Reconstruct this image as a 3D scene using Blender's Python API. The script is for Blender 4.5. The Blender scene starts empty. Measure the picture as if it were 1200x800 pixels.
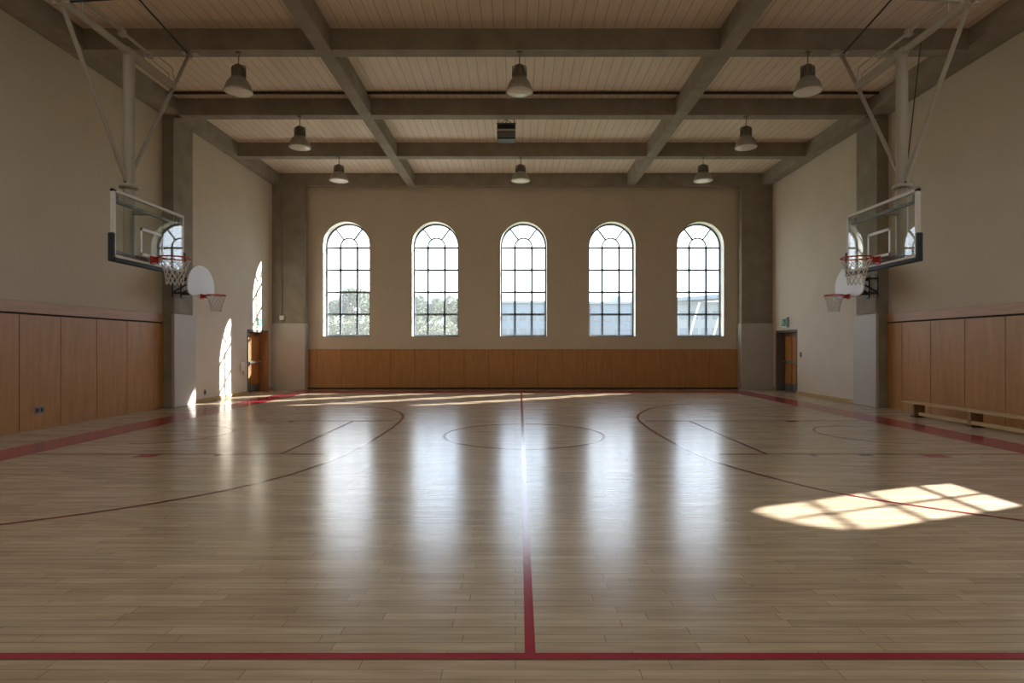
import bpy, math, random
from mathutils import Vector
from mathutils.geometry import tessellate_polygon
random.seed(7)
PI = math.pi
SC = bpy.context.scene
COL = SC.collection
EYE = 1.56
F = 664.0                                   # focal length in pixels of the 1200 px wide frame

# ------------------------------------------------------------------ mesh helper
class MB:
    def __init__(s): s.v, s.f, s.m, s.sm = [], [], [], []
    def add(s, vs, fs, mi=0, smooth=False):
        o = len(s.v); s.v += [tuple(v) for v in vs]
        for f in fs:
            s.f.append(tuple(i + o for i in f)); s.m.append(mi); s.sm.append(smooth)
        return s
    def box(s, x0, x1, y0, y1, z0, z1, mi=0, b=0.0):
        x0, x1 = min(x0, x1), max(x0, x1); y0, y1 = min(y0, y1), max(y0, y1); z0, z1 = min(z0, z1), max(z0, z1)
        if b <= 0:
            v = [(x, y, z) for z in (z0, z1) for y in (y0, y1) for x in (x0, x1)]
            f = [(0, 2, 3, 1), (4, 5, 7, 6), (0, 1, 5, 4), (2, 6, 7, 3), (0, 4, 6, 2), (1, 3, 7, 5)]
            return s.add(v, f, mi)
        # chamfered box: 24 vertices
        vs = []; idx = {}
        for sx in (0, 1):
            for sy in (0, 1):
                for sz in (0, 1):
                    cx, cy, cz = (x0, x1)[sx], (y0, y1)[sy], (z0, z1)[sz]
                    dx, dy, dz = (b, -b)[sx], (b, -b)[sy], (b, -b)[sz]
                    for a, p in enumerate(((cx, cy + dy, cz + dz), (cx + dx, cy, cz + dz), (cx + dx, cy + dy, cz))):
                        idx[(sx, sy, sz, a)] = len(vs); vs.append(p)
        I = lambda *k: idx[k]
        fs = []
        for q in (0, 1):
            fs.append([I(q, 0, 0, 0), I(q, 1, 0, 0), I(q, 1, 1, 0), I(q, 0, 1, 0)])
            fs.append([I(0, q, 0, 1), I(1, q, 0, 1), I(1, q, 1, 1), I(0, q, 1, 1)])
            fs.append([I(0, 0, q, 2), I(1, 0, q, 2), I(1, 1, q, 2), I(0, 1, q, 2)])
        for p in (0, 1):
            for q in (0, 1):
                fs.append([I(p, q, 0, 0), I(p, q, 1, 0), I(p, q, 1, 1), I(p, q, 0, 1)])
                fs.append([I(p, 0, q, 0), I(p, 1, q, 0), I(p, 1, q, 2), I(p, 0, q, 2)])
                fs.append([I(0, p, q, 1), I(1, p, q, 1), I(1, p, q, 2), I(0, p, q, 2)])
                for r in (0, 1):
                    if r == 0: pass
        for sx in (0, 1):
            for sy in (0, 1):
                for sz in (0, 1):
                    fs.append([I(sx, sy, sz, 0), I(sx, sy, sz, 1), I(sx, sy, sz, 2)])
        c = Vector(((x0 + x1) / 2, (y0 + y1) / 2, (z0 + z1) / 2))
        out = []
        for f in fs:
            p = [Vector(vs[i]) for i in f]
            n = (p[1] - p[0]).cross(p[2] - p[0])
            out.append(tuple(f) if n.dot(sum(p, Vector()) / len(p) - c) > 0 else tuple(reversed(f)))
        return s.add(vs, out, mi)
    def tube(s, pts, r, n=10, mi=0, closed=False, cap=True, smooth=True):
        pts = [Vector(p) for p in pts]; N = len(pts)
        rs = r if isinstance(r, (list, tuple)) else [r] * N
        vs = []; up = None
        for i, p in enumerate(pts):
            if closed: t = (pts[(i + 1) % N] - pts[i - 1]).normalized()
            else: t = (pts[min(i + 1, N - 1)] - pts[max(i - 1, 0)]).normalized()
            if up is None:
                up = Vector((0, 0, 1)) if abs(t.z) < .9 else Vector((1, 0, 0))
            a = t.cross(up)
            if a.length < 1e-5: a = t.cross(Vector((0, 1, 0)))
            a.normalize(); b = a.cross(t).normalized(); up = b
            for k in range(n):
                w = 2 * PI * k / n
                vs.append(p + (a * math.cos(w) + b * math.sin(w)) * rs[i])
        fs = []
        M = N if closed else N - 1
        for i in range(M):
            for k in range(n):
                j = (i + 1) % N
                fs.append((i * n + k, i * n + (k + 1) % n, j * n + (k + 1) % n, j * n + k))
        s.add(vs, fs, mi, smooth)
        if cap and not closed:
            s.add(vs[:n], [tuple(reversed(range(n)))], mi); s.add(vs[-n:], [tuple(range(n))], mi)
        return s
    def bar(s, a, b, w, h, mi=0):          # rectangular bar between two points
        a, b = Vector(a), Vector(b); t = (b - a).normalized()
        u = t.cross(Vector((0, 0, 1)));
        if u.length < 1e-4: u = Vector((1, 0, 0))
        u.normalize(); n = u.cross(t).normalized()
        vs = [p + u * sx * w / 2 + n * sz * h / 2 for p in (a, b) for sx, sz in ((-1, -1), (1, -1), (1, 1), (-1, 1))]
        return s.add(vs, [(3, 2, 1, 0), (4, 5, 6, 7), (0, 1, 5, 4), (1, 2, 6, 5), (2, 3, 7, 6), (3, 0, 4, 7)], mi)
    def lathe(s, c, prof, n=28, mi=0, smooth=True):     # prof: (radius, z) pairs
        vs = []; fs = []
        for r, z in prof:
            for k in range(n):
                w = 2 * PI * k / n
                vs.append((c[0] + r * math.cos(w), c[1] + r * math.sin(w), c[2] + z))
        for i in range(len(prof) - 1):
            for k in range(n):
                fs.append((i * n + k, i * n + (k + 1) % n, (i + 1) * n + (k + 1) % n, (i + 1) * n + k))
        return s.add(vs, fs, mi, smooth)
    def prism(s, poly, fn, d0, d1, mi=0):   # 2D outline, fn(u,v,depth) -> point
        n = len(poly)
        vs = [fn(u, v, d0) for u, v in poly] + [fn(u, v, d1) for u, v in poly]
        tri = tessellate_polygon([[Vector((u, v, 0)) for u, v in poly]])
        fs = [tuple(t) for t in tri] + [tuple(i + n for i in reversed(t)) for t in tri]
        fs += [(i, (i + 1) % n, n + (i + 1) % n, n + i) for i in range(n)]
        return s.add(vs, fs, mi)
    def build(s, name, mats, parent=None, fix=True):
        off = Vector((0, 0, 0)); p = parent
        while p is not None: off += p.location; p = p.parent
        me = bpy.data.meshes.new(name)
        me.from_pydata([tuple(Vector(v) - off) for v in s.v], [], s.f)
        if not isinstance(mats, (list, tuple)): mats = [mats]
        for m in mats: me.materials.append(m)
        for p, mi, sm in zip(me.polygons, s.m, s.sm): p.material_index = mi; p.use_smooth = sm
        me.validate()
        if fix:
            import bmesh
            bm = bmesh.new(); bm.from_mesh(me); bmesh.ops.recalc_face_normals(bm, faces=bm.faces); bm.to_mesh(me); bm.free()
        me.update()
        o = bpy.data.objects.new(name, me); COL.objects.link(o)
        if parent is not None: o.parent = parent
        return o

def tag(o, label=None, cat=None, group=None, kind=None):
    if label: o['label'] = label
    if cat: o['category'] = cat
    if group: o['group'] = group
    if kind: o['kind'] = kind
    return o
def thing(name, loc, label, cat, group=None):
    o = bpy.data.objects.new(name, None); COL.objects.link(o)
    o.location = loc; o.empty_display_size = .1
    return tag(o, label, cat, group)
def struct(o, label=None): return tag(o, label, kind='structure')
def copy_tree(o, parent=None):
    c = o.copy(); COL.objects.link(c)
    if parent is not None: c.parent = parent
    for ch in list(o.children): copy_tree(ch, c)
    return c

# ------------------------------------------------------------------ materials
def mat(name, col, rough=.6, metal=0.0, spec=.5, noise=None, bump=None, alpha=None):
    m = bpy.data.materials.new(name); m.use_nodes = True
    nt = m.node_tree; b = nt.nodes['Principled BSDF']
    b.inputs['Base Color'].default_value = (*col, 1); b.inputs['Roughness'].default_value = rough
    b.inputs['Metallic'].default_value = metal; b.inputs['Specular IOR Level'].default_value = spec
    if noise:                                # (scale, amount, stretch)
        sc, amt, st = noise
        tc = nt.nodes.new('ShaderNodeTexCoord'); mp = nt.nodes.new('ShaderNodeMapping')
        mp.inputs['Scale'].default_value = st
        nz = nt.nodes.new('ShaderNodeTexNoise'); nz.inputs['Scale'].default_value = sc; nz.inputs['Detail'].default_value = 6
        nt.links.new(tc.outputs['Object'], mp.inputs['Vector']); nt.links.new(mp.outputs['Vector'], nz.inputs['Vector'])
        mr = nt.nodes.new('ShaderNodeMapRange'); mr.inputs['From Min'].default_value = .3; mr.inputs['From Max'].default_value = .7
        mr.inputs['To Min'].default_value = 1 - amt; mr.inputs['To Max'].default_value = 1 + amt
        nt.links.new(nz.outputs['Fac'], mr.inputs['Value'])
        vm = nt.nodes.new('ShaderNodeVectorMath'); vm.operation = 'SCALE'; vm.inputs[0].default_value = col
        nt.links.new(mr.outputs['Result'], vm.inputs['Scale']); nt.links.new(vm.outputs['Vector'], b.inputs['Base Color'])
        if bump:
            bp = nt.nodes.new('ShaderNodeBump'); bp.inputs['Strength'].default_value = bump; bp.inputs['Distance'].default_value = .01
            nt.links.new(nz.outputs['Fac'], bp.inputs['Height']); nt.links.new(bp.outputs['Normal'], b.inputs['Normal'])
    return m

M = {}
M['wall'] = mat('cream_paint', (.64, .575, .475), .75, noise=(1.2, .03, (1, 1, 1)))
M['reveal'] = mat('white_reveal_paint', (.80, .78, .72), .6, noise=(3, .02, (1, 1, 1)))
M['concrete'] = mat('concrete', (.29, .262, .21), .8, noise=(2.2, .16, (1, 1, 1)), bump=.15)
M['padgrey'] = mat('pale_grey_paint', (.50, .48, .45), .5, noise=(1.5, .03, (1, 1, 1)))
M['panel'] = mat('oak_panelling', (.47, .235, .08), .38, noise=(3.0, .12, (3, 3, .45)))
M['cap'] = mat('beech_cap_rail', (.50, .30, .19), .42, noise=(3.0, .10, (.5, .5, 6)))
M['seam'] = mat('dark_seam', (.05, .03, .018), .8, noise=(5, .1, (1, 1, 1)))
M['base'] = mat('pale_maple_base', (.50, .33, .16), .4, noise=(4, .1, (1, 1, 5)))
M['frame'] = mat('grey_window_metal', (.12, .14, .16), .45, metal=.3, noise=(8, .04, (1, 1, 1)))
M['paintmetal'] = mat('cream_painted_steel', (.42, .385, .325), .38, noise=(6, .05, (1, 1, 1)))
M['whitemetal'] = mat('white_painted_steel', (.72, .71, .68), .35, noise=(6, .03, (1, 1, 1)))
M['darkmetal'] = mat('dark_steel', (.045, .045, .045), .45, metal=.5, noise=(10, .1, (1, 1, 1)))
M['redsteel'] = mat('red_painted_rim', (.50, .035, .018), .35, noise=(9, .08, (1, 1, 1)))
M['pad'] = mat('charcoal_rubber_padding', (.028, .034, .042), .55, noise=(12, .1, (1, 1, 1)))
M['net'] = mat('white_nylon_cord', (.72, .70, .66), .8, noise=(20, .05, (1, 1, 1)))
M['whiteboard'] = mat('white_fan_board', (.80, .81, .84), .3, noise=(4, .02, (1, 1, 1)))
M['reflector'] = mat('spun_aluminium_reflector', (.42, .40, .36), .42, metal=.35, noise=(9, .06, (1, 1, 1)))
M['lens'] = mat('frosted_lamp_lens', (.82, .78, .70), .3, noise=(9, .03, (1, 1, 1)))
M['ballast'] = mat('grey_ballast_housing', (.21, .19, .155), .5, metal=.3, noise=(9, .08, (1, 1, 1)))
M['blackbox'] = mat('black_enclosure', (.030, .030, .032), .45, noise=(9, .08, (1, 1, 1)))
M['door'] = mat('orange_oak_door', (.50, .23, .065), .35, noise=(3, .14, (4, 4, .5)))
M['doorframe'] = mat('bronze_grey_door_frame', (.13, .12, .11), .45, noise=(9, .05, (1, 1, 1)))
M['jambwood'] = mat('warm_wood_jamb', (.44, .22, .10), .45, noise=(3, .12, (4, 4, .5)))
M['kick'] = mat('grey_steel_kick_plate', (.24, .25, .27), .4, metal=.6, noise=(9, .05, (1, 1, 1)))
M['chrome'] = mat('brushed_steel_bar', (.60, .60, .60), .28, metal=.9, noise=(9, .04, (1, 1, 1)))
M['green'] = mat('green_sign_face', (.03, .30, .18), .4, noise=(9, .04, (1, 1, 1)))
M['white'] = mat('white_plastic', (.80, .80, .78), .4, noise=(9, .02, (1, 1, 1)))
M['bench'] = mat('varnished_pine', (.56, .40, .20), .35, noise=(4, .1, (4, .5, 4)))
M['benchdark'] = mat('brown_bench_leg', (.30, .19, .09), .5, noise=(4, .1, (4, .5, 4)))
M['red'] = mat('crimson_court_paint', (.32, .022, .045), .16, noise=(5, .06, (.4, 3, 1)))
M['maroon'] = mat('maroon_court_line', (.17, .022, .030), .16, noise=(5, .08, (1, 1, 1)))
M['grass'] = mat('pale_lawn', (.15, .17, .085), .9, noise=(.6, .15, (1, 1, 1)))
M['bounce_slab'] = mat('pale_bounce_paving', (.66, .62, .55), .8, noise=(1.2, .05, (1, 1, 1)))
M['bark'] = mat('tree_bark', (.16, .12, .09), .9, noise=(5, .2, (1, 1, .3)))
M['leaf1'] = mat('grey_green_leaves', (.075, .10, .065), .8, noise=(1.5, .25, (1, 1, 1)))
M['leaf2'] = mat('olive_leaves', (.095, .11, .06), .8, noise=(1.5, .25, (1, 1, 1)))
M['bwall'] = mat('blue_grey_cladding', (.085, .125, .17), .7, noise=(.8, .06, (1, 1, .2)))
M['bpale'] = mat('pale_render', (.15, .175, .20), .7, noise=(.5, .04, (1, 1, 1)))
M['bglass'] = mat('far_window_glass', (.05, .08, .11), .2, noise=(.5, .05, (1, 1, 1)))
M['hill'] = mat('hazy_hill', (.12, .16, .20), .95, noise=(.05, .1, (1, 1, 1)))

def glass_mat(name, tint, ior=1.45, rough=0.0):
    m = bpy.data.materials.new(name); m.use_nodes = True; nt = m.node_tree
    nt.nodes.remove(nt.nodes['Principled BSDF']); out = nt.nodes['Material Output']
    t = nt.nodes.new('ShaderNodeBsdfTransparent'); t.inputs['Color'].default_value = (*tint, 1)
    g = nt.nodes.new('ShaderNodeBsdfGlossy'); g.inputs['Roughness'].default_value = rough
    fr = nt.nodes.new('ShaderNodeFresnel'); fr.inputs['IOR'].default_value = ior
    mx = nt.nodes.new('ShaderNodeMixShader')
    # same reflectance whichever side of the pane is met
    ge = nt.nodes.new('ShaderNodeNewGeometry'); lw = nt.nodes.new('ShaderNodeLayerWeight')
    lw.inputs['Blend'].default_value = .5
    pw = nt.nodes.new('ShaderNodeMath'); pw.operation = 'POWER'; pw.inputs[1].default_value = 4.0
    ml = nt.nodes.new('ShaderNodeMath'); ml.operation = 'MULTIPLY_ADD'; ml.inputs[1].default_value = .85; ml.inputs[2].default_value = .06
    nt.nodes.remove(fr); nt.nodes.remove(ge)
    nt.links.new(lw.outputs['Facing'], pw.inputs[0]); nt.links.new(pw.outputs[0], ml.inputs[0])
    nt.links.new(ml.outputs[0], mx.inputs[0]); nt.links.new(t.outputs[0], mx.inputs[1]); nt.links.new(g.outputs[0], mx.inputs[2])
    nt.links.new(mx.outputs[0], out.inputs['Surface'])
    return m
M['pane'] = glass_mat('window_glass', (.96, .98, .99))
_n = M['pane'].node_tree; _o = _n.nodes['Material Output']; _src = _o.inputs['Surface'].links[0].from_socket
_t = _n.nodes.new('ShaderNodeBsdfTranslucent'); _t.inputs['Color'].default_value = (.85, .87, .90, 1)
_x = _n.nodes.new('ShaderNodeMixShader'); _x.inputs[0].default_value = .05          # milky share added for the glare and haze over the outdoor view
_n.links.new(_src, _x.inputs[1]); _n.links.new(_t.outputs[0], _x.inputs[2]); _n.links.new(_x.outputs[0], _o.inputs['Surface'])
M['boardglass'] = glass_mat('backboard_glass', (.92, .955, .94))

m_ = bpy.data.materials.new('opal_fill_panel'); m_.use_nodes = True; nt_ = m_.node_tree
nt_.nodes.remove(nt_.nodes['Principled BSDF']); tl_ = nt_.nodes.new('ShaderNodeBsdfTranslucent'); tl_.inputs['Color'].default_value = (.115, .105, .09, 1)
nt_.links.new(tl_.outputs[0], nt_.nodes['Material Output'].inputs['Surface']); M['opal'] = m_  # opal sheet for the added fill panels in the ceiling

def floor_mat():
    m = bpy.data.materials.new('maple_strip_floor'); m.use_nodes = True; nt = m.node_tree
    b = nt.nodes['Principled BSDF']; L = nt.links.new; N = nt.nodes.new
    tc = N('ShaderNodeTexCoord')
    br = N('ShaderNodeTexBrick'); br.offset = .37; br.offset_frequency = 2; br.squash = .8; br.squash_frequency = 3
    br.inputs['Scale'].default_value = 1.0; br.inputs['Brick Width'].default_value = .95; br.inputs['Row Height'].default_value = .083
    br.inputs['Mortar Size'].default_value = .0016; br.inputs['Mortar Smooth'].default_value = .1; br.inputs['Bias'].default_value = -.1
    br.inputs['Color1'].default_value = (.48, .38, .262, 1); br.inputs['Color2'].default_value = (.375, .285, .19, 1)
    br.inputs['Mortar'].default_value = (.17, .11, .06, 1)
    wob = N('ShaderNodeTexNoise'); wob.inputs['Scale'].default_value = .25
    L(tc.outputs['Object'], br.inputs['Vector'])
    mp = N('ShaderNodeMapping'); mp.inputs['Scale'].default_value = (1.2, 16, 1)
    nz = N('ShaderNodeTexNoise'); nz.inputs['Scale'].default_value = 1.6; nz.inputs['Detail'].default_value = 8
    L(tc.outputs['Object'], mp.inputs['Vector']); L(mp.outputs['Vector'], nz.inputs['Vector'])
    mr = N('ShaderNodeMapRange'); mr.inputs['From Min'].default_value = .3; mr.inputs['From Max'].default_value = .7
    mr.inputs['To Min'].default_value = .84; mr.inputs['To Max'].default_value = 1.14
    L(nz.outputs['Fac'], mr.inputs['Value'])
    # broad tonal drift from bay to bay of boards
    mp2 = N('ShaderNodeMapping'); mp2.inputs['Scale'].default_value = (.5, 2.6, 1)
    n2 = N('ShaderNodeTexNoise'); n2.inputs['Scale'].default_value = 1.3; n2.inputs['Detail'].default_value = 2
    L(tc.outputs['Object'], mp2.inputs['Vector']); L(mp2.outputs['Vector'], n2.inputs['Vector'])
    mr2 = N('ShaderNodeMapRange'); mr2.inputs['From Min'].default_value = .3; mr2.inputs['From Max'].default_value = .7
    mr2.inputs['To Min'].default_value = .92; mr2.inputs['To Max'].default_value = 1.08
    L(n2.outputs['Fac'], mr2.inputs['Value'])
    mul = N('ShaderNodeMath'); mul.operation = 'MULTIPLY'; L(mr.outputs['Result'], mul.inputs[0]); L(mr2.outputs['Result'], mul.inputs[1])
    vm = N('ShaderNodeVectorMath'); vm.operation = 'SCALE'
    L(br.outputs['Color'], vm.inputs[0]); L(mul.outputs[0], vm.inputs['Scale'])
    L(vm.outputs['Vector'], b.inputs['Base Color'])
    rr = N('ShaderNodeMapRange'); rr.inputs['From Min'].default_value = .3; rr.inputs['From Max'].default_value = .7
    rr.inputs['To Min'].default_value = .19; rr.inputs['To Max'].default_value = .27
    L(nz.outputs['Fac'], rr.inputs['Value']); L(rr.outputs['Result'], b.inputs['Roughness'])
    b.inputs['Specular IOR Level'].default_value = 1.0
    bp = N('ShaderNodeBump'); bp.inputs['Strength'].default_value = .06; bp.inputs['Distance'].default_value = .004
    L(nz.outputs['Fac'], bp.inputs['Height']); L(bp.outputs['Normal'], b.inputs['Normal'])
    return m
M['floor'] = floor_mat()

def ceil_mat():
    m = bpy.data.materials.new('limewashed_ceiling_boards'); m.use_nodes = True; nt = m.node_tree
    b = nt.nodes['Principled BSDF']; L = nt.links.new; N = nt.nodes.new
    tc = N('ShaderNodeTexCoord'); mp = N('ShaderNodeMapping'); mp.inputs['Rotation'].default_value = (0, 0, PI / 2)
    br = N('ShaderNodeTexBrick'); br.offset = .5
    br.inputs['Scale'].default_value = 1.0; br.inputs['Brick Width'].default_value = 60; br.inputs['Row Height'].default_value = .215
    br.inputs['Mortar Size'].default_value = .007; br.inputs['Mortar Smooth'].default_value = .4
    br.inputs['Color1'].default_value = (.80, .69, .565, 1); br.inputs['Color2'].default_value = (.76, .65, .53, 1)
    br.inputs['Mortar'].default_value = (.40, .31, .22, 1)
    L(tc.outputs['Object'], mp.inputs['Vector']); L(mp.outputs['Vector'], br.inputs['Vector'])
    m2 = N('ShaderNodeMapping'); m2.inputs['Scale'].default_value = (10, .6, 1)
    nz = N('ShaderNodeTexNoise'); nz.inputs['Scale'].default_value = 2; nz.inputs['Detail'].default_value = 6
    L(tc.outputs['Object'], m2.inputs['Vector']); L(m2.outputs['Vector'], nz.inputs['Vector'])
    mr = N('ShaderNodeMapRange'); mr.inputs['From Min'].default_value = .3; mr.inputs['From Max'].default_value = .7
    mr.inputs['To Min'].default_value = .93; mr.inputs['To Max'].default_value = 1.06
    L(nz.outputs['Fac'], mr.inputs['Value'])
    vm = N('ShaderNodeVectorMath'); vm.operation = 'SCALE'; L(br.outputs['Color'], vm.inputs[0]); L(mr.outputs['Result'], vm.inputs['Scale'])
    L(vm.outputs['Vector'], b.inputs['Base Color']); b.inputs['Roughness'].default_value = .6
    return m
M['ceil'] = ceil_mat()

# ------------------------------------------------------------------ room dimensions
YB, YN = 20.8, -1.3            # window wall, wall behind the camera
YO = 21.17                     # outer plane of the window wall
XL, XR = -8.80, 9.30           # side walls, far bay
XLF, XRF = -9.04, 9.54         # side walls, near bay
ZC, ZB = EYE + 6.27, EYE + 5.85
PY0, PY1 = 14.5, 15.38         # pilasters
SUN = Vector((-1, -.65, -.64)) # travel direction of the sunlight

def wall_sheet(outer, holes, fn, name, mats, depth_fn=None, reveal_mi=1, back=False):
    """flat wall with holes; fn(u,v)->inner point, depth_fn(u,v)->outer point"""
    mb = MB(); loops = [outer] + holes
    flat = [p for l in loops for p in l]
    tri = tessellate_polygon([[Vector((u, v, 0)) for u, v in l] for l in loops])
    mb.add([fn(u, v) for u, v in flat], [tuple(t) for t in tri])
    for l in holes:
        if depth_fn:
            n = len(l)
            mb.add([fn(u, v) for u, v in l] + [depth_fn(u, v) for u, v in l], [(i, (i + 1) % n, n + (i + 1) % n, n + i) for i in range(n)], reveal_mi)
    if back and depth_fn: mb.add([depth_fn(u, v) for u, v in flat], [tuple(t) for t in tri])
    return mb.build(name, mats, fix=False)

# ---- floor with its court markings
fl = MB().add([(XLF - .5, YN, 0), (XRF + .5, YN, 0), (XRF + .5, YO, 0), (XLF - .5, YO, 0)], [(0, 1, 2, 3)])
floor = struct(fl.build('floor', M['floor']))
def strip(name, pts, w, m, z=.002, closed=False):
    P = [Vector((x, y, 0)) for x, y in pts]; n = len(P); L, R = [], []
    for i, p in enumerate(P):
        if closed: t = P[(i + 1) % n] - P[i - 1]
        else: t = P[min(i + 1, n - 1)] - P[max(i - 1, 0)]
        t.normalize(); q = Vector((-t.y, t.x, 0)) * w / 2
        L.append(p + q); R.append(p - q)
    vs = [(v.x, v.y, z) for v in L + R]
    k = n if closed else n - 1
    fs = [(n + i, n + (i + 1) % n, (i + 1) % n, i) for i in range(k)]
    return MB().add(vs, fs).build(name, m, floor)
def rect(name, x0, x1, y0, y1, m, z=.002):
    return MB().add([(x0, y0, z), (x1, y0, z), (x1, y1, z), (x0, y1, z)], [(0, 1, 2, 3)]).build(name, m, floor)
def smooth(pts, sub=8):
    out = []
    for i in range(len(pts) - 1):
        p0, p1, p2, p3 = pts[max(i - 1, 0)], pts[i], pts[i + 1], pts[min(i + 2, len(pts) - 1)]
        for k in range(sub):
            t = k / sub
            out.append(tuple(.5 * ((2 * p1[a]) + (-p0[a] + p2[a]) * t + (2 * p0[a] - 5 * p1[a] + 4 * p2[a] - p3[a]) * t * t + (-p0[a] + 3 * p1[a] - 3 * p2[a] + p3[a]) * t ** 3) for a in (0, 1)))
    return out + [pts[-1]]
rect('border_band', -7.75, -7.03, -1.2, 20.05, M['red'], .002)
rect('border_band', 7.40, 8.10, -1.2, 20.05, M['red'], .002)
rect('border_band', -7.03, 7.40, 19.15, 20.05, M['red'], .002)
rect('sideline', -7.03, 7.40, 2.825, 2.885, M['red'], .0024)
strip('center_line', [(.075, 2.885), (.20, 19.15)], .055, M['red'], .0024)
rect('lane_line', -7.03, -2.75, 8.19, 8.245, M['maroon'])
rect('lane_line', 2.95, 7.40, 8.19, 8.245, M['maroon'])
rect('lane_line', -7.03, -2.55, 11.87, 11.93, M['maroon'])
rect('lane_line', 2.72, 7.40, 11.87, 11.93, M['maroon'])
rect('free_throw_line', -3.43, -3.38, 8.235, 11.88, M['maroon'])
rect('free_throw_line', 3.62, 3.67, 8.235, 11.88, M['maroon'])
strip('center_circle', [(.15 + 1.4 * math.cos(a * PI / 36), 10.03 + 1.4 * math.sin(a * PI / 36)) for a in range(72)], .045, M['maroon'], .0022, True)
strip('three_point_line', smooth([(-6.6, 4.25), (-5.5, 4.5), (-4.51, 4.97), (-3.6, 5.63), (-2.93, 6.5), (-2.58, 7.5), (-2.40, 9.0), (-2.37, 11.0), (-2.52, 12.7), (-2.95, 13.85), (-3.56, 14.55), (-4.7, 15.2), (-6.6, 15.6)]), .05, M['maroon'], .0026)
strip('three_point_line', smooth([(6.9, 4.3), (5.6, 4.6), (4.56, 5.08), (3.53, 5.92), (3.05, 6.73), (2.74, 7.62), (2.57, 9.0), (2.55, 11.0), (2.72, 12.6), (3.3, 14.1), (4.0, 14.95), (4.9, 15.45), (6.9, 15.8)]), .05, M['maroon'], .0026)
for cx, sg in ((6.50, -1), (-6.20, 1)):
    strip('basket_arc', [(cx + sg * 1.02 * math.cos(a * PI / 30), 10.15 + 1.05 * math.sin(a * PI / 30)) for a in range(-15, 16)], .04, M['maroon'], .0026)
for x0, x1, y0, y1, mm in ((-5.42, -5.12, 8.0, 8.20, 'red'), (5.84, 6.16, 7.98, 8.20, 'red'), (-4.72, -4.62, 11.72, 11.88, 'maroon'), (5.66, 5.86, 11.74, 11.88, 'maroon'),
                      (4.24, 4.30, 8.06, 8.20, 'maroon'), (-4.30, -4.24, 8.06, 8.20, 'maroon'), (4.95, 5.12, 8.09, 8.20, 'maroon')):
    rect('lane_mark', x0, x1, y0, y1, M[mm])

# ---- ceiling, beams
FILL_PANELS = [(-8.2, -4.3), (-3.3, -.2), (.7, 3.7), (4.7, 8.6)]; RY0, RY1 = -.8, 7.2
struct(wall_sheet([(XLF - .5, YN), (XLF - .5, YO), (XRF + .5, YO), (XRF + .5, YN)], [[(a, RY0), (b, RY0), (b, RY1), (a, RY1)] for a, b in FILL_PANELS],
                  lambda u, v: (u, v, ZC), 'ceiling', [M['ceil'], M['reveal']], lambda u, v: (u, v, ZC + .25)))
# translucent panels added unseen for fill light over the near half of the hall
for n_, (a, b) in enumerate(FILL_PANELS):
    rl = thing('window_%d' % (7 + n_), ((a + b) / 2, (RY0 + RY1) / 2, ZC + .25), None, None); struct(rl)  # numbered on from the windows, but an added fill opening
    MB().add([(a, RY0, ZC + .25), (b, RY0, ZC + .25), (b, RY1, ZC + .25), (a, RY1, ZC + .25)], [(0, 1, 2, 3)]).build('opal_fill_pane', M['opal'], rl, fix=False)
    gb = MB()
    for q_ in range(1, 4): gb.box(a, b, RY0 + q_ * 2 - .02, RY0 + q_ * 2 + .02, ZC + .20, ZC + .245)
    gb.build('glazing_bars', M['frame'], rl)
k = 1
def beam(*a, b=.008):
    global k
    o = MB().box(*a, b=b).build('ceiling_beam', M['concrete']); struct(o); k += 1; return o
XBL, XBR = (-3.94, -3.64), (4.03, 4.34)
EL, ER = -8.53, 8.93
for x0, x1 in (XBL, XBR): beam(x0, x1, YN, 20.5, ZB - .012, ZC)
beam(XLF, EL, YN, PY0, ZB + .07, ZC); beam(ER, XRF, YN, PY0, ZB + .07, ZC); beam(XLF, EL, PY0, 20.5, ZB, ZC); beam(ER, XRF, PY0, 20.5, ZB, ZC)
for y in (8.04, 11.17, 14.32, 17.42):
    for x0, x1 in ((EL, XBL[0]), (XBL[1], XBR[0]), (XBR[1], ER)):
        beam(x0, x1, y, y + .28, ZB, ZC, b=0)
beam(XL, XR, 20.5, YB, ZB - .02, ZC)
cd = MB()
for x0, x1 in ((EL, XBL[0]), (XBL[1], XBR[0]), (XBR[1], ER)): cd.tube([(x0, 13.93, ZC - .04), (x1, 13.93, ZC - .04)], .032, 8)
tag(cd.build('conduit', M['seam']), 'dark pipe running across the ceiling boards between the two nearest concrete beams', 'pipe')

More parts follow.
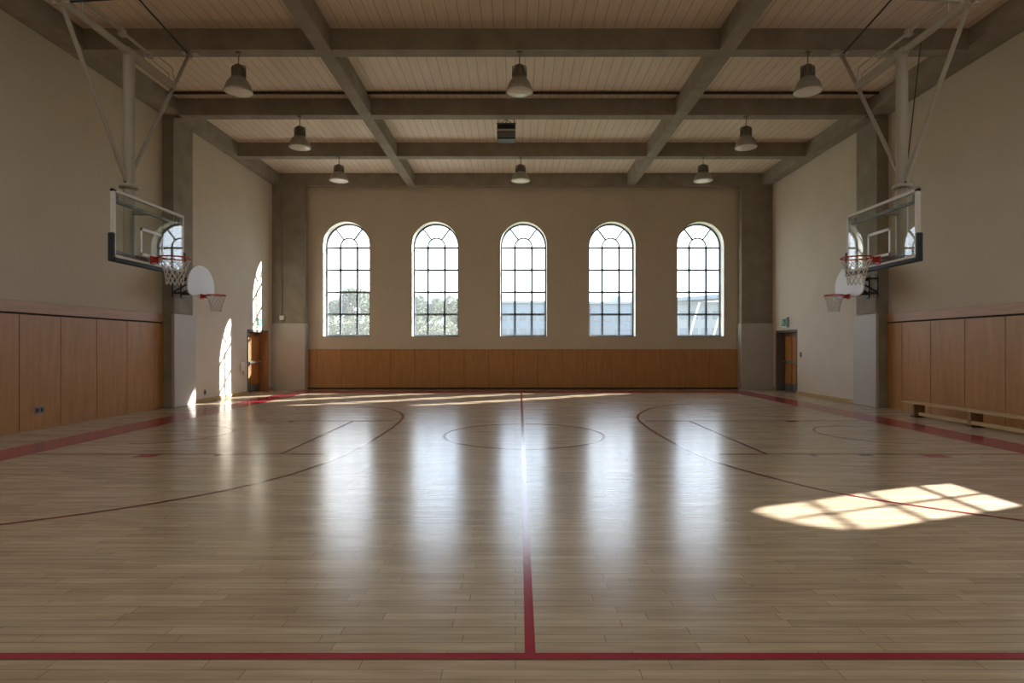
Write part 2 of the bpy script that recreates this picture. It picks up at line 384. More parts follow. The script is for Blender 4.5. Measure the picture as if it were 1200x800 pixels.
# ---- window wall
WC = [-6.21, -2.945, .30, 3.555, 6.80]
WR, ZS, ZSP = .853, 1.936, 5.29
def arch(cx, r, z0, zs, n=28):
    return [(cx - r, z0), (cx + r, z0)] + [(cx + r * math.cos(PI * i / n), zs + r * math.sin(PI * i / n)) for i in range(n + 1)]
holes = [arch(c, WR, ZS, ZSP) for c in WC]
struct(wall_sheet([(XLF - .3, 0), (XRF + .3, 0), (XRF + .3, ZC), (XLF - .3, ZC)], holes, lambda u, v: (u, YB, v), 'wall_back', [M['wall'], M['reveal']],
                  lambda u, v: (u, YO, v), back=True))
def window(n, cx):
    root = thing('window_%d' % n, (cx, YO, ZS), None, None); struct(root)
    y0, y1 = YO - .04, YO + .03
    r, t = WR, .06
    fr = MB()
    o, i_ = arch(cx, r, ZS, ZSP), arch(cx, r - t, ZS + t, ZSP)
    nn = len(o)
    vs = [(u, y0, v) for u, v in o] + [(u, y0, v) for u, v in i_] + [(u, y1, v) for u, v in o] + [(u, y1, v) for u, v in i_]
    fs = []
    for a in range(nn):
        b = (a + 1) % nn
        fs += [(a, b, nn + b, nn + a), (nn + a, nn + b, 3 * nn + b, 3 * nn + a), (2 * nn + a, 2 * nn + b, 3 * nn + b, 3 * nn + a)]
    fr.add(vs, fs); fr.build('window_frame', M['frame'], root)
    mu = MB(); hw, q = .315, .034
    def strap(x0, x1, z0, z1): mu.box(x0, x1, y0 + .01, y1 - .01, z0, z1)
    ZT = ZSP - .05
    for sx in (-1, 1): strap(cx + sx * hw - q, cx + sx * hw + q, ZS + t, ZT + .05)
    pitch = (ZT - ZS) / 4
    for a in range(1, 5): strap(cx - r + t, cx + r - t, ZS + a * pitch - q, ZS + a * pitch + q)
    mu.tube([(cx + hw * math.cos(PI * a / 16), (y0 + y1) / 2, ZT + .05 + hw * math.sin(PI * a / 16)) for a in range(17)], .030, 6, smooth=False)
    for sx in (-1, 1):
        a = math.radians(37); s_, c_ = math.sin(a) * sx, math.cos(a)
        mu.bar((cx + s_ * hw, (y0 + y1) / 2, ZT + .05 + c_ * hw), (cx + s_ * (r - .03), (y0 + y1) / 2, ZT + .05 + c_ * (r - .03)), .055, .05)
    mu.build('glazing_bars', M['frame'], root)
    g = MB().add([(u, YO, v) for u, v in i_], [tuple(t_) for t_ in tessellate_polygon([[Vector((u, v, 0)) for u, v in i_]])])
    g.build('glass_pane', M['pane'], root, fix=False)
    MB().box(cx - r - .03, cx + r + .03, YB - .025, YB + .01, ZS - .03, ZS + .004).build('window_sill', M['padgrey'], root)
for n, c in enumerate(WC): window(n + 1, c)

# ---- side walls (far bay) with door openings, near bay, wall behind the camera
DL = (18.62, 20.15); DR = (18.72, 20.20); DZ = 2.10; RC = .27
def side_far(name, X, door, sgn):
    d0, d1 = door
    outer = [(PY0, 0), (d0, 0), (d0, DZ), (d1, DZ), (d1, 0), (YB, 0), (YB, ZC), (PY0, ZC)]
    mb = MB(); tri = tessellate_polygon([[Vector((u, v, 0)) for u, v in outer]])
    mb.add([(X, u, v) for u, v in outer], [tuple(t) for t in tri])
    struct(mb.build(name, M['wall'], fix=False))
side_far('wall_left', XL, DL, -1); side_far('wall_right', XR, DR, 1)
struct(MB().add([(XLF, YN, 0), (XLF, PY0 + .1, 0), (XLF, PY0 + .1, ZC), (XLF, YN, ZC)], [(0, 1, 2, 3)]).build('wall_left_near', M['wall'], fix=False))
struct(MB().add([(XLF - .5, YN, 0), (XRF + .5, YN, 0), (XRF + .5, YN, ZC), (XLF - .5, YN, ZC)], [(3, 2, 1, 0)]).build('wall_front', M['wall'], fix=False))
# right near wall carries the arched window whose light lies on the floor
def to_wall(x, y):
    t = XRF - x
    return (y - SUN.y * t, -SUN.z * t)
patch = [(4.95, 6.45), (4.96, 5.56), (4.23, 5.28), (3.70, 5.09), (3.2, 4.90), (2.90, 4.84), (2.73, 4.88), (2.58, 4.97), (2.46, 5.09), (2.34, 5.25), (2.29, 5.40), (2.40, 5.50), (2.98, 5.72), (3.74, 6.05), (4.51, 6.34)]
hole = [to_wall(*p) for p in patch]
OUTW = Vector((.22, -.22 * SUN.y, -.22 * SUN.z))
struct(wall_sheet([(YN, 0), (PY0 + .1, 0), (PY0 + .1, ZC), (YN, ZC)], [hole], lambda u, v: (XRF, u, v), 'wall_right_near', [M['wall'], M['reveal']],
                  lambda u, v: (XRF + OUTW.x, u + OUTW.y, v + OUTW.z)))
w6 = thing('window_6', (XRF + .11, hole[2][0], hole[2][1]), None, None); struct(w6)
mu = MB()
def wbar(p, q, w=.045):
    (a, b), (c, d) = to_wall(*p), to_wall(*q)
    mu.bar((XRF + .11, a + OUTW.y / 2, b + OUTW.z / 2), (XRF + .11, c + OUTW.y / 2, d + OUTW.z / 2), .03, w)
wbar((4.96, 6.02), (2.5, 5.14)); wbar((4.50, 6.5), (4.44, 5.2)); wbar((3.74, 6.2), (3.70, 4.95)); wbar((2.97, 5.8), (2.92, 4.75))
mu.build('glazing_bars', M['frame'], w6)

# ---- pilasters and corner columns
def pil(x0, x1, y0, y1, z1=ZB):
    struct(MB().box(x0, x1, y0, y1, 0, z1, b=.012).build('pillar', M['concrete']))
pil(XLF - .02, XL + .05, PY0, PY1); pil(XR - .05, XRF + .02, PY0, PY1)
pil(XL - .02, -7.63, 20.5, YB + .02); pil(8.18, XR + .02, 20.5, YB + .02)
def casing(x0, x1, y0, y1):
    struct(MB().box(x0, x1, y0, y1, 0, 2.40, b=.01).build('pillar_casing', M['padgrey']))
casing(XL - .0, XL + .075, PY0 - .004, PY1 + .1); casing(XR - .075, XR, PY0 - .004, PY1 + .1)
casing(XL, -7.60, 20.465, YB - .0); casing(8.15, XR, 20.465, YB - .0)
# narrow chase beside the left corner column, and its small junction box
jb = thing('junction_box', (-8.42, 20.46, 2.58), 'small pale junction box with a conduit climbing the left rear corner column', 'box')
MB().box(-8.50, -8.34, 20.40, 20.4995, 2.52, 2.68, b=.008).build('housing', M['whitemetal'], jb)
MB().tube([(-8.44, 20.47, 2.40), (-8.44, 20.47, ZB - .02)], .018, 8).build('conduit', M['concrete'], jb)
MB().box(-8.485, -8.355, 20.39, 20.402, 2.535, 2.665).build('cover', M['white'], jb)

# ---- panelling
def side_panels(X, sg, seams, name):
    mb = MB()                                   # sg = +1: faces +X
    f0, f1 = X, X + sg * .030
    for a, b in zip(seams[:-1], seams[1:]): mb.box(f0, f1, a + .006, b - .006, .0, 2.15, 0, .003)
    mb.box(X, X + sg * .012, seams[0], seams[-1], 0, 2.19, 1)
    mb.box(X, X + sg * .045, seams[0], seams[-1], 2.185, 2.395, 2, .004)
    struct(mb.build(name, [M['panel'], M['seam'], M['cap']]))
side_panels(XLF, 1, [YN + .0, -.3, .66, 1.62, 2.58, 3.54, 4.5, 5.47, 6.43, 7.4, 8.36, 9.33, 10.29, 11.23, 12.2, 13.15, 14.13, PY0], 'wainscot_panelling')
side_panels(XRF, -1, [YN + .0, -.6, .37, 1.34, 2.31, 3.28, 4.25, 5.22, 6.19, 7.16, 8.1, 9.06, 10.03, 11.0, 11.99, 12.98, 13.95, PY0], 'wainscot_panelling')
mb = MB(); xs = [-7.63] + [ -7.63 + .35 + i * .9 for i in range(18)]; xs = [x for x in xs if x < 8.0] + [8.18]
for a, b in zip(xs[:-1], xs[1:]): mb.box(a + .005, b - .005, YB - .03, YB, 0.0, 1.44, 0, .003)
mb.box(xs[0], xs[-1], YB - .012, YB, 0, 1.46, 1); mb.box(xs[0], xs[-1], YB - .036, YB, 1.44, 1.462, 0)
mb.box(xs[0], xs[-1], YB - .045, YB, 0, .06, 1)
struct(mb.build('wainscot_panelling', [M['panel'], M['seam']]))

# ---- baseboards
for nm, x0, x1, y0, y1 in (('baseboard_left', XL, XL + .03, PY1 + .1, DL[0]), ('baseboard_left', XL, XL + .03, DL[1], 20.465),
                           ('baseboard_right', XR - .03, XR, PY1 + .1, DR[0]), ('baseboard_right', XR - .03, XR, DR[1], 20.465)):
    struct(MB().box(x0, x1, y0, y1, 0, .10, b=.004).build(nm, M['base']))

# ------------------------------------------------------------------ doors
def door(n, X, sg, d, frame_m, jamb_m, left):
    d0, d1 = d; Xd = X - sg * RC           # leaf plane, sg=+1 faces +X
    root = thing('door_%d' % n, (X, (d0 + d1) / 2, 0), None, None); struct(root)
    fr = MB()
    fr.box(X + sg * .008, Xd, d0 - .03, d0 + .05, 0, DZ + .03, 0); fr.box(X + sg * .008, Xd, d0, d1, DZ - .05, DZ + .03, 0)
    fr.box(Xd, Xd - sg * .08, d0, d1, DZ - .05, DZ + .1, 0)
    fr.build('door_frame', frame_m, root)
    jb_ = MB().box(X + sg * .006, Xd - sg * .1, d1 - .04, d1 + .03, 0, DZ - .05); jb_.build('jamb_lining', jamb_m, root)
    bk = MB().box(Xd - sg * .09, Xd - sg * .11, d0 - .1, d1 + .1, 0, DZ + .1); bk.build('back_panel', M['seam'], root)
    mid = (d0 + .05) + (d1 - d0 - .09) * .62 if sg < 0 else (d0 + d1) / 2
    edges = [(d0 + .06, mid - .012), (mid + .012, d1 - .05)]
    for a, b in edges:
        lf = MB().box(Xd - sg * .01, Xd - sg * .055, a, b, .012, DZ - .06, b=.004).build('door_leaf', M['door'], root)
        MB().box(Xd - sg * .01, Xd + sg * 0.0, a + .02, b - .02, .02, .27).build('kick_plate', M['kick'], lf)
        pb = MB().bar((Xd + sg * .065, a + .05, 1.03), (Xd + sg * .065, b - .05, 1.03), .035, .05)
        for yy in (a + .06, b - .06): pb.box(Xd - sg * .01, Xd + sg * .08, yy - .035, yy + .035, .985, 1.075, b=.006)
        pb.build('push_bar', M['chrome'], lf)
        MB().box(Xd - sg * .008, Xd + sg * .06, b - .40, b - .12, DZ - .16, DZ - .09, b=.006).build('door_closer', M['kick'], lf)
    MB().box(Xd - sg * .012, Xd + sg * .012, mid - .02, mid + .02, .01, DZ - .06).build('astragal', M['kick'], root)
door(1, XL, 1, DL, M['doorframe'], M['jambwood'], True)
door(2, XR, -1, DR, M['doorframe'], M['doorframe'], False)

# exit signs: green pictogram of a running figure, beside it a strip of writing on the right-hand one
def exit_sign(X, sg, yc, zc, label, wide):
    root = thing('exit_sign', (X, yc, zc), label, 'exit sign')
    w = .19
    MB().box(X, X + sg * .02, yc - w, yc + (w if not wide else w), zc - .15, zc + .17, b=.004).build('backing', M['white'], root)
    MB().box(X + sg * .02, X + sg * .026, yc - w + .02, yc + w - .02, zc - .10, zc + .15).build('green_panel', M['green'], root)
    P = lambda y, z: (X + sg * .030, yc + y * (-sg), zc + z)
    g = MB(); x = sg
    def seg(a, b, r=.016): g.tube([P(*a), P(*b)], r, 8)
    g.lathe((X + sg * .03, yc + .02 * -sg, zc + .105), [(.001, -.024), (.018, -.016), (.024, 0), (.018, .016), (.001, .024)], 12)
    seg((.015, .07), (-.01, .01), .020); seg((.015, .065), (.06, .03), .010); seg((.06, .03), (.085, .06), .010)
    seg((.01, .065), (-.045, .05), .010); seg((-.045, .05), (-.06, .01), .010)
    seg((-.01, .01), (.035, -.025), .013); seg((.035, -.025), (.02, -.08), .013)
    seg((-.012, .01), (-.04, -.04), .013); seg((-.04, -.04), (-.10, -.045), .013)
    g.box(X + sg * .026, X + sg * .032, yc - sg * .10, yc - sg * .15, zc - .08, zc + .13)
    g.build('running_figure', M['white'], root)
    if wide:
        MB().box(X, X + sg * .03, yc - w - .17, yc - w - .03, zc - .15, zc + .20, b=.004).build('side_plate', M['kick'], root)
exit_sign(XL, 1, 19.42, 2.38, 'small green and white exit sign above the sunlit left door', False)
exit_sign(XR, -1, 19.62, 2.37, 'green exit sign with grey side plate above the right door', True)

# small wall fittings
def plate(name, X, sg, yc, zc, w, h, label, cat, pm, im, dots):
    root = thing(name, (X, yc, zc), label, cat)
    MB().box(X, X + sg * .012, yc - w / 2, yc + w / 2, zc - h / 2, zc + h / 2, b=.003).build('cover_plate', pm, root)
    for dy, dz, a in dots: MB().box(X + sg * .010, X + sg * .018, yc + dy - a, yc + dy + a, zc + dz - a * 1.3, zc + dz + a * 1.3).build('socket', im, root)
plate('power_outlet', XLF + .03, 1, 10.72, .36, .19, .13, 'double power outlet low on the left wooden panelling', 'outlet', M['kick'], M['darkmetal'], [(-.05, 0, .028), (.05, 0, .028)])
plate('power_outlet', XL, 1, 16.05, .27, .10, .14, 'small dark outlet low on the cream wall right of the left pillar', 'outlet', M['kick'], M['darkmetal'], [(0, 0, .03)])
plate('light_switch', XR, -1, 18.46, 1.30, .10, .16, 'dark switch plate on the wall beside the right door', 'switch', M['doorframe'], M['kick'], [(0, 0, .02)])
plate('light_switch', XL, 1, 20.33, 1.27, .08, .11, 'tiny pale switch on the left wall between door and corner column', 'switch', M['white'], M['darkmetal'], [(0, 0, .018)])
ph = thing('wall_phone', (XL, 18.22, .92), 'white wall phone beside the left door', 'phone')
MB().box(XL, XL + .05, 18.13, 18.31, .78, 1.05, b=.012).build('base', M['white'], ph)
MB().tube([(XL + .07, 18.16, .84), (XL + .09, 18.16, .88), (XL + .09, 18.16, .98), (XL + .07, 18.16, 1.03)], [.022, .016, .016, .022], 10).build('handset', M['white'], ph)
MB().tube([(XL + .05, 18.2, .78), (XL + .05, 18.22, .66), (XL + .05, 18.26, .64), (XL + .04, 18.27, .78)], .006, 6).build('cord', M['kick'], ph)

# ------------------------------------------------------------------ hoops
def net_mb(c, r0, r1, h, rows=6, n=12, cr=.0055):
    mb = MB()
    def ring(k): 
        t = k / rows; r = r0 + (r1 - r0) * (1 - (1 - t) ** 1.7); return r, c[2] - h * t
    for fam in (-1, 1):
        for s_ in range(n):
            pts = []
            for k_ in range(rows + 1):
                r, z = ring(k_); w = 2 * PI * (s_ + fam * k_ * .5) / n
                pts.append((c[0] + r * math.cos(w), c[1] + r * math.sin(w), z))
            mb.tube(pts, cr, 5)
    return mb
def rim_parts(root, X, sg, yc, z, fan=False):
    cx = X + sg * .38; R = .229
    rb = MB().tube([(cx + R * math.cos(PI * a / 24), yc + R * math.sin(PI * a / 24), z) for a in range(48)], .0115, 10, closed=True)
    for sy in (-1, 1):
        rb.tube([(X + sg * .09, yc + sy * .06, z - .01), (cx - sg * .165, yc + sy * .150, z - .004)], .011, 8)
    for a in range(12):
        w = 2 * PI * a / 12
        rb.tube([(cx + R * math.cos(w - .05), yc + R * math.sin(w - .05), z - .01), (cx + R * math.cos(w), yc + R * math.sin(w), z - .035), (cx + R * math.cos(w + .05), yc + R * math.sin(w + .05), z - .01)], .004, 5)
    rim = rb.build('rim', M['redsteel'], root)
    bk = MB().box(X + sg * .006, X + sg * .03, yc - .065, yc + .065, z - .11, z + .03, b=.005)
    bk.box(X + sg * .03, X + sg * .14, yc - .06, yc + .06, z - .075, z + .012, b=.006)
    bk.build('rim_bracket', M['redsteel'], rim)
    net_mb((cx, yc, z - .03), R, .125, .42 if not fan else .40).build('net', M['net'], root)

def ceiling_hoop(sg, label):                     # sg=+1: left hoop facing +X
    X = -6.10 * sg; yc = 9.515; y0, y1 = 8.60, 10.43; z0, z1 = 2.90, 3.965
    root = thing('basketball_hoop', (X - sg * .39, yc, ZB), label, 'basketball hoop')
    o = lambda d: X - sg * d                     # d metres behind the board face
    xm = o(.39)
    gl = MB().box(o(.0), o(.012), y0 + .03, y1 - .03, z0 + .03, z1 - .03).build('backboard_glass', M['boardglass'], root)
    fr = MB(); q = .048
    fr.box(o(-.006), o(.055), y0, y1, z1 - q, z1, b=.004); fr.box(o(-.006), o(.055), y0, y1, z0 + .02, z0 + q + .01, b=.004)
    fr.box(o(-.006), o(.055), y0, y0 + q, z0 + .02, z1, b=.004); fr.box(o(-.006), o(.055), y1 - q, y1, z0 + .02, z1, b=.004)
    fr.build('backboard_frame', M['whitemetal'], root)
    sq = MB(); s0, s1, t0, t1, l = yc - .30, yc + .30, 3.05, 3.50, .045; xa, xb = o(-.003), o(-.001)
    for a in ((s0, s1, t1 - l, t1), (s0, s1, t0, t0 + l), (s0, s0 + l, t0, t1), (s1 - l, s1, t0, t1)): sq.box(xa, xb, *a)
    sq.build('target_square', M['whiteboard'], root)
    pd = MB()
    pd.box(o(-.018), o(.07), y0 - .03, y1 + .03, z0 - .045, z0 + .02, b=.012)
    for ya, yb in ((y0 - .035, y0 + .022), (y1 - .022, y1 + .035)): pd.box(o(-.018), o(.07), ya, yb, z0 - .045, 3.29, b=.012)
    pd.build('edge_padding', M['pad'], root)
    rim_parts(root, X, sg, yc, 3.05)
    # rear carrier
    rc = MB()
    for zz in (3.02, 3.80):
        rc.box(o(.055), o(.095), y0 + .12, y1 - .12, zz - .025, zz + .025, b=.004)
        rc.box(o(.09), xm, yc - .04, yc + .04, zz - .03, zz + .03, b=.004)
    for yy in (y0 + .12, y1 - .12): rc.box(o(.04), o(.08), yy - .03, yy + .03, 2.98, 3.86, b=.004) if False else rc.box(o(.04), o(.08), yy - .05, yy + .05, 3.78, 3.90, b=.004)
    rc.build('rear_carrier', M['kick'], root)
    # mast
    ms = MB().tube([(xm, yc, 2.98), (xm, yc, 6.50)], .088, 20)
    mast = ms.build('mast', M['paintmetal'], root)
    cl = MB().lathe((xm, yc, 4.24), [(.088, -.03), (.145, -.03), (.145, .03), (.088, .03)], 20)
    for w in range(6): cl.tube([(xm + .108 * math.cos(w), yc + .108 * math.sin(w), 4.20), (xm + .108 * math.cos(w), yc + .108 * math.sin(w), 4.28)], .012, 6)
    cl.build('flange', M['paintmetal'], mast)
    MB().tube([(xm - sg * .0, yc - .10, 4.27), (xm, yc + .11, 4.50)], .02, 8).build('bolt', M['darkmetal'], mast)
    # main cross pipe along the wall direction, and the lighter pipe above it
    mp_ = MB().tube([(xm, 7.6, 6.50), (xm, yc + .1, 6.50)], .055, 14); mp_.box(xm - .06, xm + .06, yc - .1, 10.75, 6.43, 6.55, b=.006)
    mp_.build('main_pipe', M['paintmetal'], root)
    up = MB().tube([(xm, 8.35, 6.76), (xm, 10.1, 6.74)], .026, 10)
    for yy in (9.35, 10.05): up.box(xm - .045, xm + .045, yy - .05, yy + .05, 6.68, 6.80, b=.006)
    for yy in (8.5, 9.9): up.tube([(xm, yy, 6.52), (xm, yy, 6.75)], .014, 8)
    up.tube([(xm + .05 * sg, 10.05, 6.78), (xm + .05 * sg, 10.62, 6.80), (xm + .05 * sg, 10.70, 6.56)], .009, 6)
    up.tube([(xm - .05 * sg, 10.05, 6.72), (xm - .05 * sg, 10.70, 6.70), (xm - .05 * sg, 10.70, 6.56)], .009, 6)
    up.build('upper_pipe', M['paintmetal'], root)
    jn = MB().tube([(xm - .0, 8.05, 6.50), (xm, 8.32, 6.50)], .078, 14); jn.tube([(xm, 8.14, 6.50), (xm, 8.14, ZB)], .05, 12)
    jn.box(xm - .11, xm + .11, 8.04, 8.30, ZB - .03, ZB, b=.005); jn.tube([(xm - .12, 8.1, 6.47), (xm + .12, 8.1, 6.47)], .02, 8)
    jn.build('end_clamp', M['paintmetal'], root)
    MB().tube([(xm, 8.17, 6.53), (xm + sg * .82, 8.17, 6.58)], .018 if sg > 0 else .024, 8).build('side_arm', M['darkmetal'] if sg > 0 else M['paintmetal'], root)
    MB().tube([(xm, 8.12, 6.44), (xm, 9.44, 4.34)], .033, 10).build('brace', M['paintmetal'], root)
    MB().tube([(xm + sg * .01, 11.24, 7.33), (xm, 9.58, 4.48)], .033, 10).build('brace', M['paintmetal'], root)
    ft = MB().box(xm - .13, xm + .13, 11.19, 11.33, ZB - .03, ZB, b=.004); ft.box(xm - .03, xm + .05, 11.2, 11.30, ZB - .12, ZB - .02, b=.004)
    ft.box(xm + .08 * sg, xm + .22 * sg, 11.16, 11.30, ZB - .07, ZB, b=.006)
    ft.build('beam_fitting', M['paintmetal'], root)
    MB().tube([(xm, 11.22, ZB - .05), (xm + sg * .0, 8.25, 7.74)], .016, 8).build('tie_rod', M['darkmetal'], root)
    if sg < 0:
        MB().tube([(6.60, 9.55, 4.58), (7.80, 10.9, ZB + .01), (8.93, 11.3, ZB + .2)][:2], .009, 6).build('cable', M['darkmetal'], root)
    return root
ceiling_hoop(1, 'glass backboard hoop hung from the ceiling at the left, facing right')
ceiling_hoop(-1, 'glass backboard hoop hung from the ceiling at the right, facing left')

def fan_hoop(sg, Xb, Xp, label):
    yc, zb = 14.66, 2.83
    root = thing('basketball_hoop', (Xp, yc, 3.0), label, 'basketball hoop')
    # fan-shaped outline: flat foot, flared sides, round top
    W = .62; out = [(-.40, 0), (.40, 0), (W - .06, .07), (W, .16), (W, .30)]
    for a in range(1, 20):
        w = PI * a / 20; out.append((W * math.cos(w), .30 + .52 * math.sin(w)))
    out += [(-W, .30), (-W, .16), (-W + .06, .07)]
    MB().prism(out, lambda u, v, d: (Xb + d, yc + u, zb + v), 0, -sg * .03).build('fan_backboard', M['whiteboard'], root)
    rim_parts(root, Xb, sg, yc, 2.89, True)
    br = MB()
    for yy in (yc - .18, yc + .18):
        br.bar((Xb - sg * .03, yy, 2.93), (Xp, yy, 2.93), .04, .04)
        br.bar((Xb - sg * .03, yy, 3.30), (Xp, yy, 3.30), .04, .04)
        br.bar((Xp, yy, 2.95), (Xb - sg * .05, yy, 3.28), .03, .03)
        br.box(Xp, Xp + sg * .03, yy - .05, yy + .05, 2.82, 3.40, b=.004)
        br.box(Xb - sg * .03, Xb - sg * .06, yy - .03, yy + .03, 2.88, 3.36, b=.004)
    br.build('wall_bracket', M['darkmetal'], root)
    MB().box(Xp, Xp + sg * .012, PY0 + .03, PY1 - .03, 2.45, 2.88).build('mounting_plate', M['concrete'], root)
fan_hoop(1, -8.12, XL + .05, 'small hoop with white fan-shaped backboard bracketed to the left pillar')
fan_hoop(-1, 8.62, XR - .05, 'small hoop with white fan-shaped backboard bracketed to the right pillar')

# ------------------------------------------------------------------ high bay lamps
def make_lamp():
    root = thing('pendant_lamp', (0, 0, 0), 'x', 'lamp')           # origin at the hook
    MB().box(-.05, .05, -.04, .04, -.025, 0, b=.004).build('ceiling_plate', M['ballast'], root)
    MB().tube([(0, 0, -.02), (.02, 0, -.05), (0, 0, -.09), (0, 0, -.27)], .010, 8).build('hanger_rod', M['ballast'], root)
    hs = MB().lathe((0, 0, 0), [(.001, -.26), (.07, -.262), (.095, -.30), (.115, -.44), (.12, -.50), (.10, -.52), (.001, -.522)], 20)
    for a in range(8):
        w = PI * a / 4; hs.bar((.108 * math.cos(w), .108 * math.sin(w), -.30), (.13 * math.cos(w), .13 * math.sin(w), -.49), .012, .02)
    hs.build('ballast_housing', M['ballast'], root)
    MB().tube([(-.14, 0, -.52), (-.14, 0, -.30), (-.12, 0, -.275), (.12, 0, -.275), (.14, 0, -.30), (.14, 0, -.52)], .009, 6).build('yoke', M['ballast'], root)
    MB().lathe((0, 0, 0), [(.11, -.51), (.15, -.54), (.20, -.60), (.24, -.68), (.262, -.76), (.272, -.80), (.262, -.80), (.232, -.69), (.19, -.61), (.13, -.55), (.10, -.53)], 36).build('reflector', M['reflector'], root)
    MB().lathe((0, 0, 0), [(.001, -.825), (.12, -.82), (.20, -.81), (.262, -.792), (.262, -.78), (.001, -.78)], 36).build('lens', M['lens'], root)
    return root
spots = [(-5.50, 11.36, 'pendant lamp hanging left of the nearest concrete beam crossing, largest on the left'),
         (.08, 11.36, 'pendant lamp hanging in the middle of the nearest row, above the dark box unit'),
         (5.81, 11.36, 'large pendant lamp in the nearest row, beside the right ceiling-hung hoop'),
         (-5.48, 14.50, 'pendant lamp of the middle row on the left, beneath the second beam'),
         (5.86, 14.50, 'pendant lamp of the middle row on the right, beneath the second beam'),
         (-5.45, 17.60, 'farthest pendant lamp on the left, near the window wall'),
         (.16, 17.60, 'farthest pendant lamp in the centre, above the middle window'),
         (5.80, 17.60, 'farthest pendant lamp on the right, near the window wall')]
labels = ['large pendant lamp on the left, in the row nearest the camera', 'large pendant lamp at the centre of the row nearest the camera',
          'large pendant lamp on the right, beside the ceiling-hung hoop', 'mid-sized pendant lamp of the second row, on the left side',
          'mid-sized pendant lamp of the second row, on the right side', 'small far pendant lamp above the leftmost arched window',
          'small far pendant lamp above the middle arched window', 'small far pendant lamp above the rightmost arched window']
proto = make_lamp()
for i, (x, y, _) in enumerate(spots):
    o = proto if i == 0 else copy_tree(proto)
    o.location = (x, y - .10, ZB); o['label'] = labels[i]; o['group'] = 'pendant lamps under the beams'
    s_ = 1.0 if y < 16 else 1.08
    if i > 4: o.scale = (s_, s_, .92)

# dark box unit under the ceiling
bx = thing('ceiling_speaker', (-.25, 15.6, ZC), 'dark box unit with a pale band hung under the ceiling boards at the centre', 'speaker')
MB().box(-.50, 0.0, 15.4, 15.75, ZC - .62, ZC - .22, b=.015).build('cabinet', M['blackbox'], bx)
MB().box(-.49, -.01, 15.385, 15.40, ZC - .42, ZC - .36).build('trim_band', M['chrome'], bx)
MB().box(-.49, -.01, 15.385, 15.40, ZC - .59, ZC - .44).build('grille', M['kick'], bx)
hg = MB()
for sx in (-.47, -.25, -.03): hg.tube([(sx, 15.55, ZC - .22), (sx, 15.55, ZC)], .012, 8)
hg.bar((-.52, 15.5, ZC - .17), (.02, 15.5, ZC - .17), .04, .03); hg.bar((-.47, 15.5, ZC - .22), (-.25, 15.5, ZC - .05), .015, .015); hg.bar((-.03, 15.5, ZC - .22), (-.25, 15.5, ZC - .05), .015, .015)
hg.build('hanging_bracket', M['ballast'], bx)

# ------------------------------------------------------------------ bench
bn = thing('gym_bench', (8.98, 10.2, 0), 'long low wooden bench standing along the right panelling', 'bench')
MB().box(8.82, 9.12, 7.6, 12.95, .285, .32, b=.006).build('seat', M['bench'], bn)
for yy in (8.45, 11.05, 12.62):
    lg = MB().box(8.85, 9.10, yy - .035, yy + .035, .02, .285, b=.004).build('leg', M['benchdark'], bn)
    MB().box(8.84, 9.11, yy - .05, yy + .05, 0, .02).build('rubber_foot', M['darkmetal'], lg)
MB().box(8.855, 8.93, 7.75, 12.45, .045, .115, b=.005).build('lower_rail', M['bench'], bn)

# ------------------------------------------------------------------ outside
g = MB(); NX, NY = 24, 16
def gz(x, y):
    t = min(max((y - 26) / 26, 0), 1); base = -.20 + 3.9 * t * t * (3 - 2 * t)
    u = min(max((x + 4.8) / 3.0, 0), 1)
    return (base + .15 * math.sin(x * .4) * t) * (1 - .75 * u)
pts = []
for j in range(NY + 1):
    for i in range(NX + 1):
        x = -70 + 140 * i / NX; y = YO + .05 + (90 * (j / NY) ** 1.3); pts.append((x, y, gz(x, y)))
g.add(pts, [(j * (NX + 1) + i, j * (NX + 1) + i + 1, (j + 1) * (NX + 1) + i + 1, (j + 1) * (NX + 1) + i) for j in range(NY) for i in range(NX)], smooth=True)
struct(g.build('lawn', M['grass']))

struct(MB().box(-16, 17, YO + .02, YO + 9, -.16, -.10, b=.01).build('bounce_slab', M['bounce_slab']))  # unseen slab added to throw sunlight up through the windows onto the ceiling
def tree(x, y, h, w, m, label, seed):
    rnd = random.Random(seed); z0 = gz(x, y) - .1
    root = thing('tree', (x, y, z0), label, 'tree', None)
    tr = MB().tube([(x, y, z0), (x + .1, y, z0 + h * .35), (x, y, z0 + h * .75)], [.22, .16, .05], 8)
    for a in range(6):
        w_ = rnd.uniform(0, 2 * PI); zz = z0 + h * rnd.uniform(.3, .5)
        tr.tube([(x, y, zz), (x + math.cos(w_) * w * .35, y + math.sin(w_) * w * .35, zz + h * .25)], [.08, .03], 6)
    tr.build('trunk', M['bark'], root)
    lf = MB(); blobs = []
    for a in range(11):
        w_ = rnd.uniform(0, 2 * PI); rr = rnd.uniform(0, .34) * w; zz = z0 + h * rnd.uniform(.28, .84)
        blobs.append((x + math.cos(w_) * rr, y + math.sin(w_) * rr, zz, rnd.uniform(.16, .28) * w))
    for bxx, by, bz, br in blobs:
        for q in range(230):
            d = Vector((rnd.gauss(0, 1), rnd.gauss(0, 1), rnd.gauss(0, 1))).normalized() * br * rnd.uniform(.55, 1.08)
            c = Vector((bxx, by, bz)) + d; c.z = min(max(c.z, z0 + .1), z0 + h)
            u = Vector((rnd.gauss(0, 1), rnd.gauss(0, 1), rnd.gauss(0, 1))).normalized(); v = u.orthogonal().normalized(); s_ = rnd.uniform(.07, .16)
            lf.add([c - u * s_, c + v * s_ * .6, c + u * s_, c - v * s_ * .6], [(0, 1, 2, 3)])
    lf.build('foliage', m, root, fix=False)
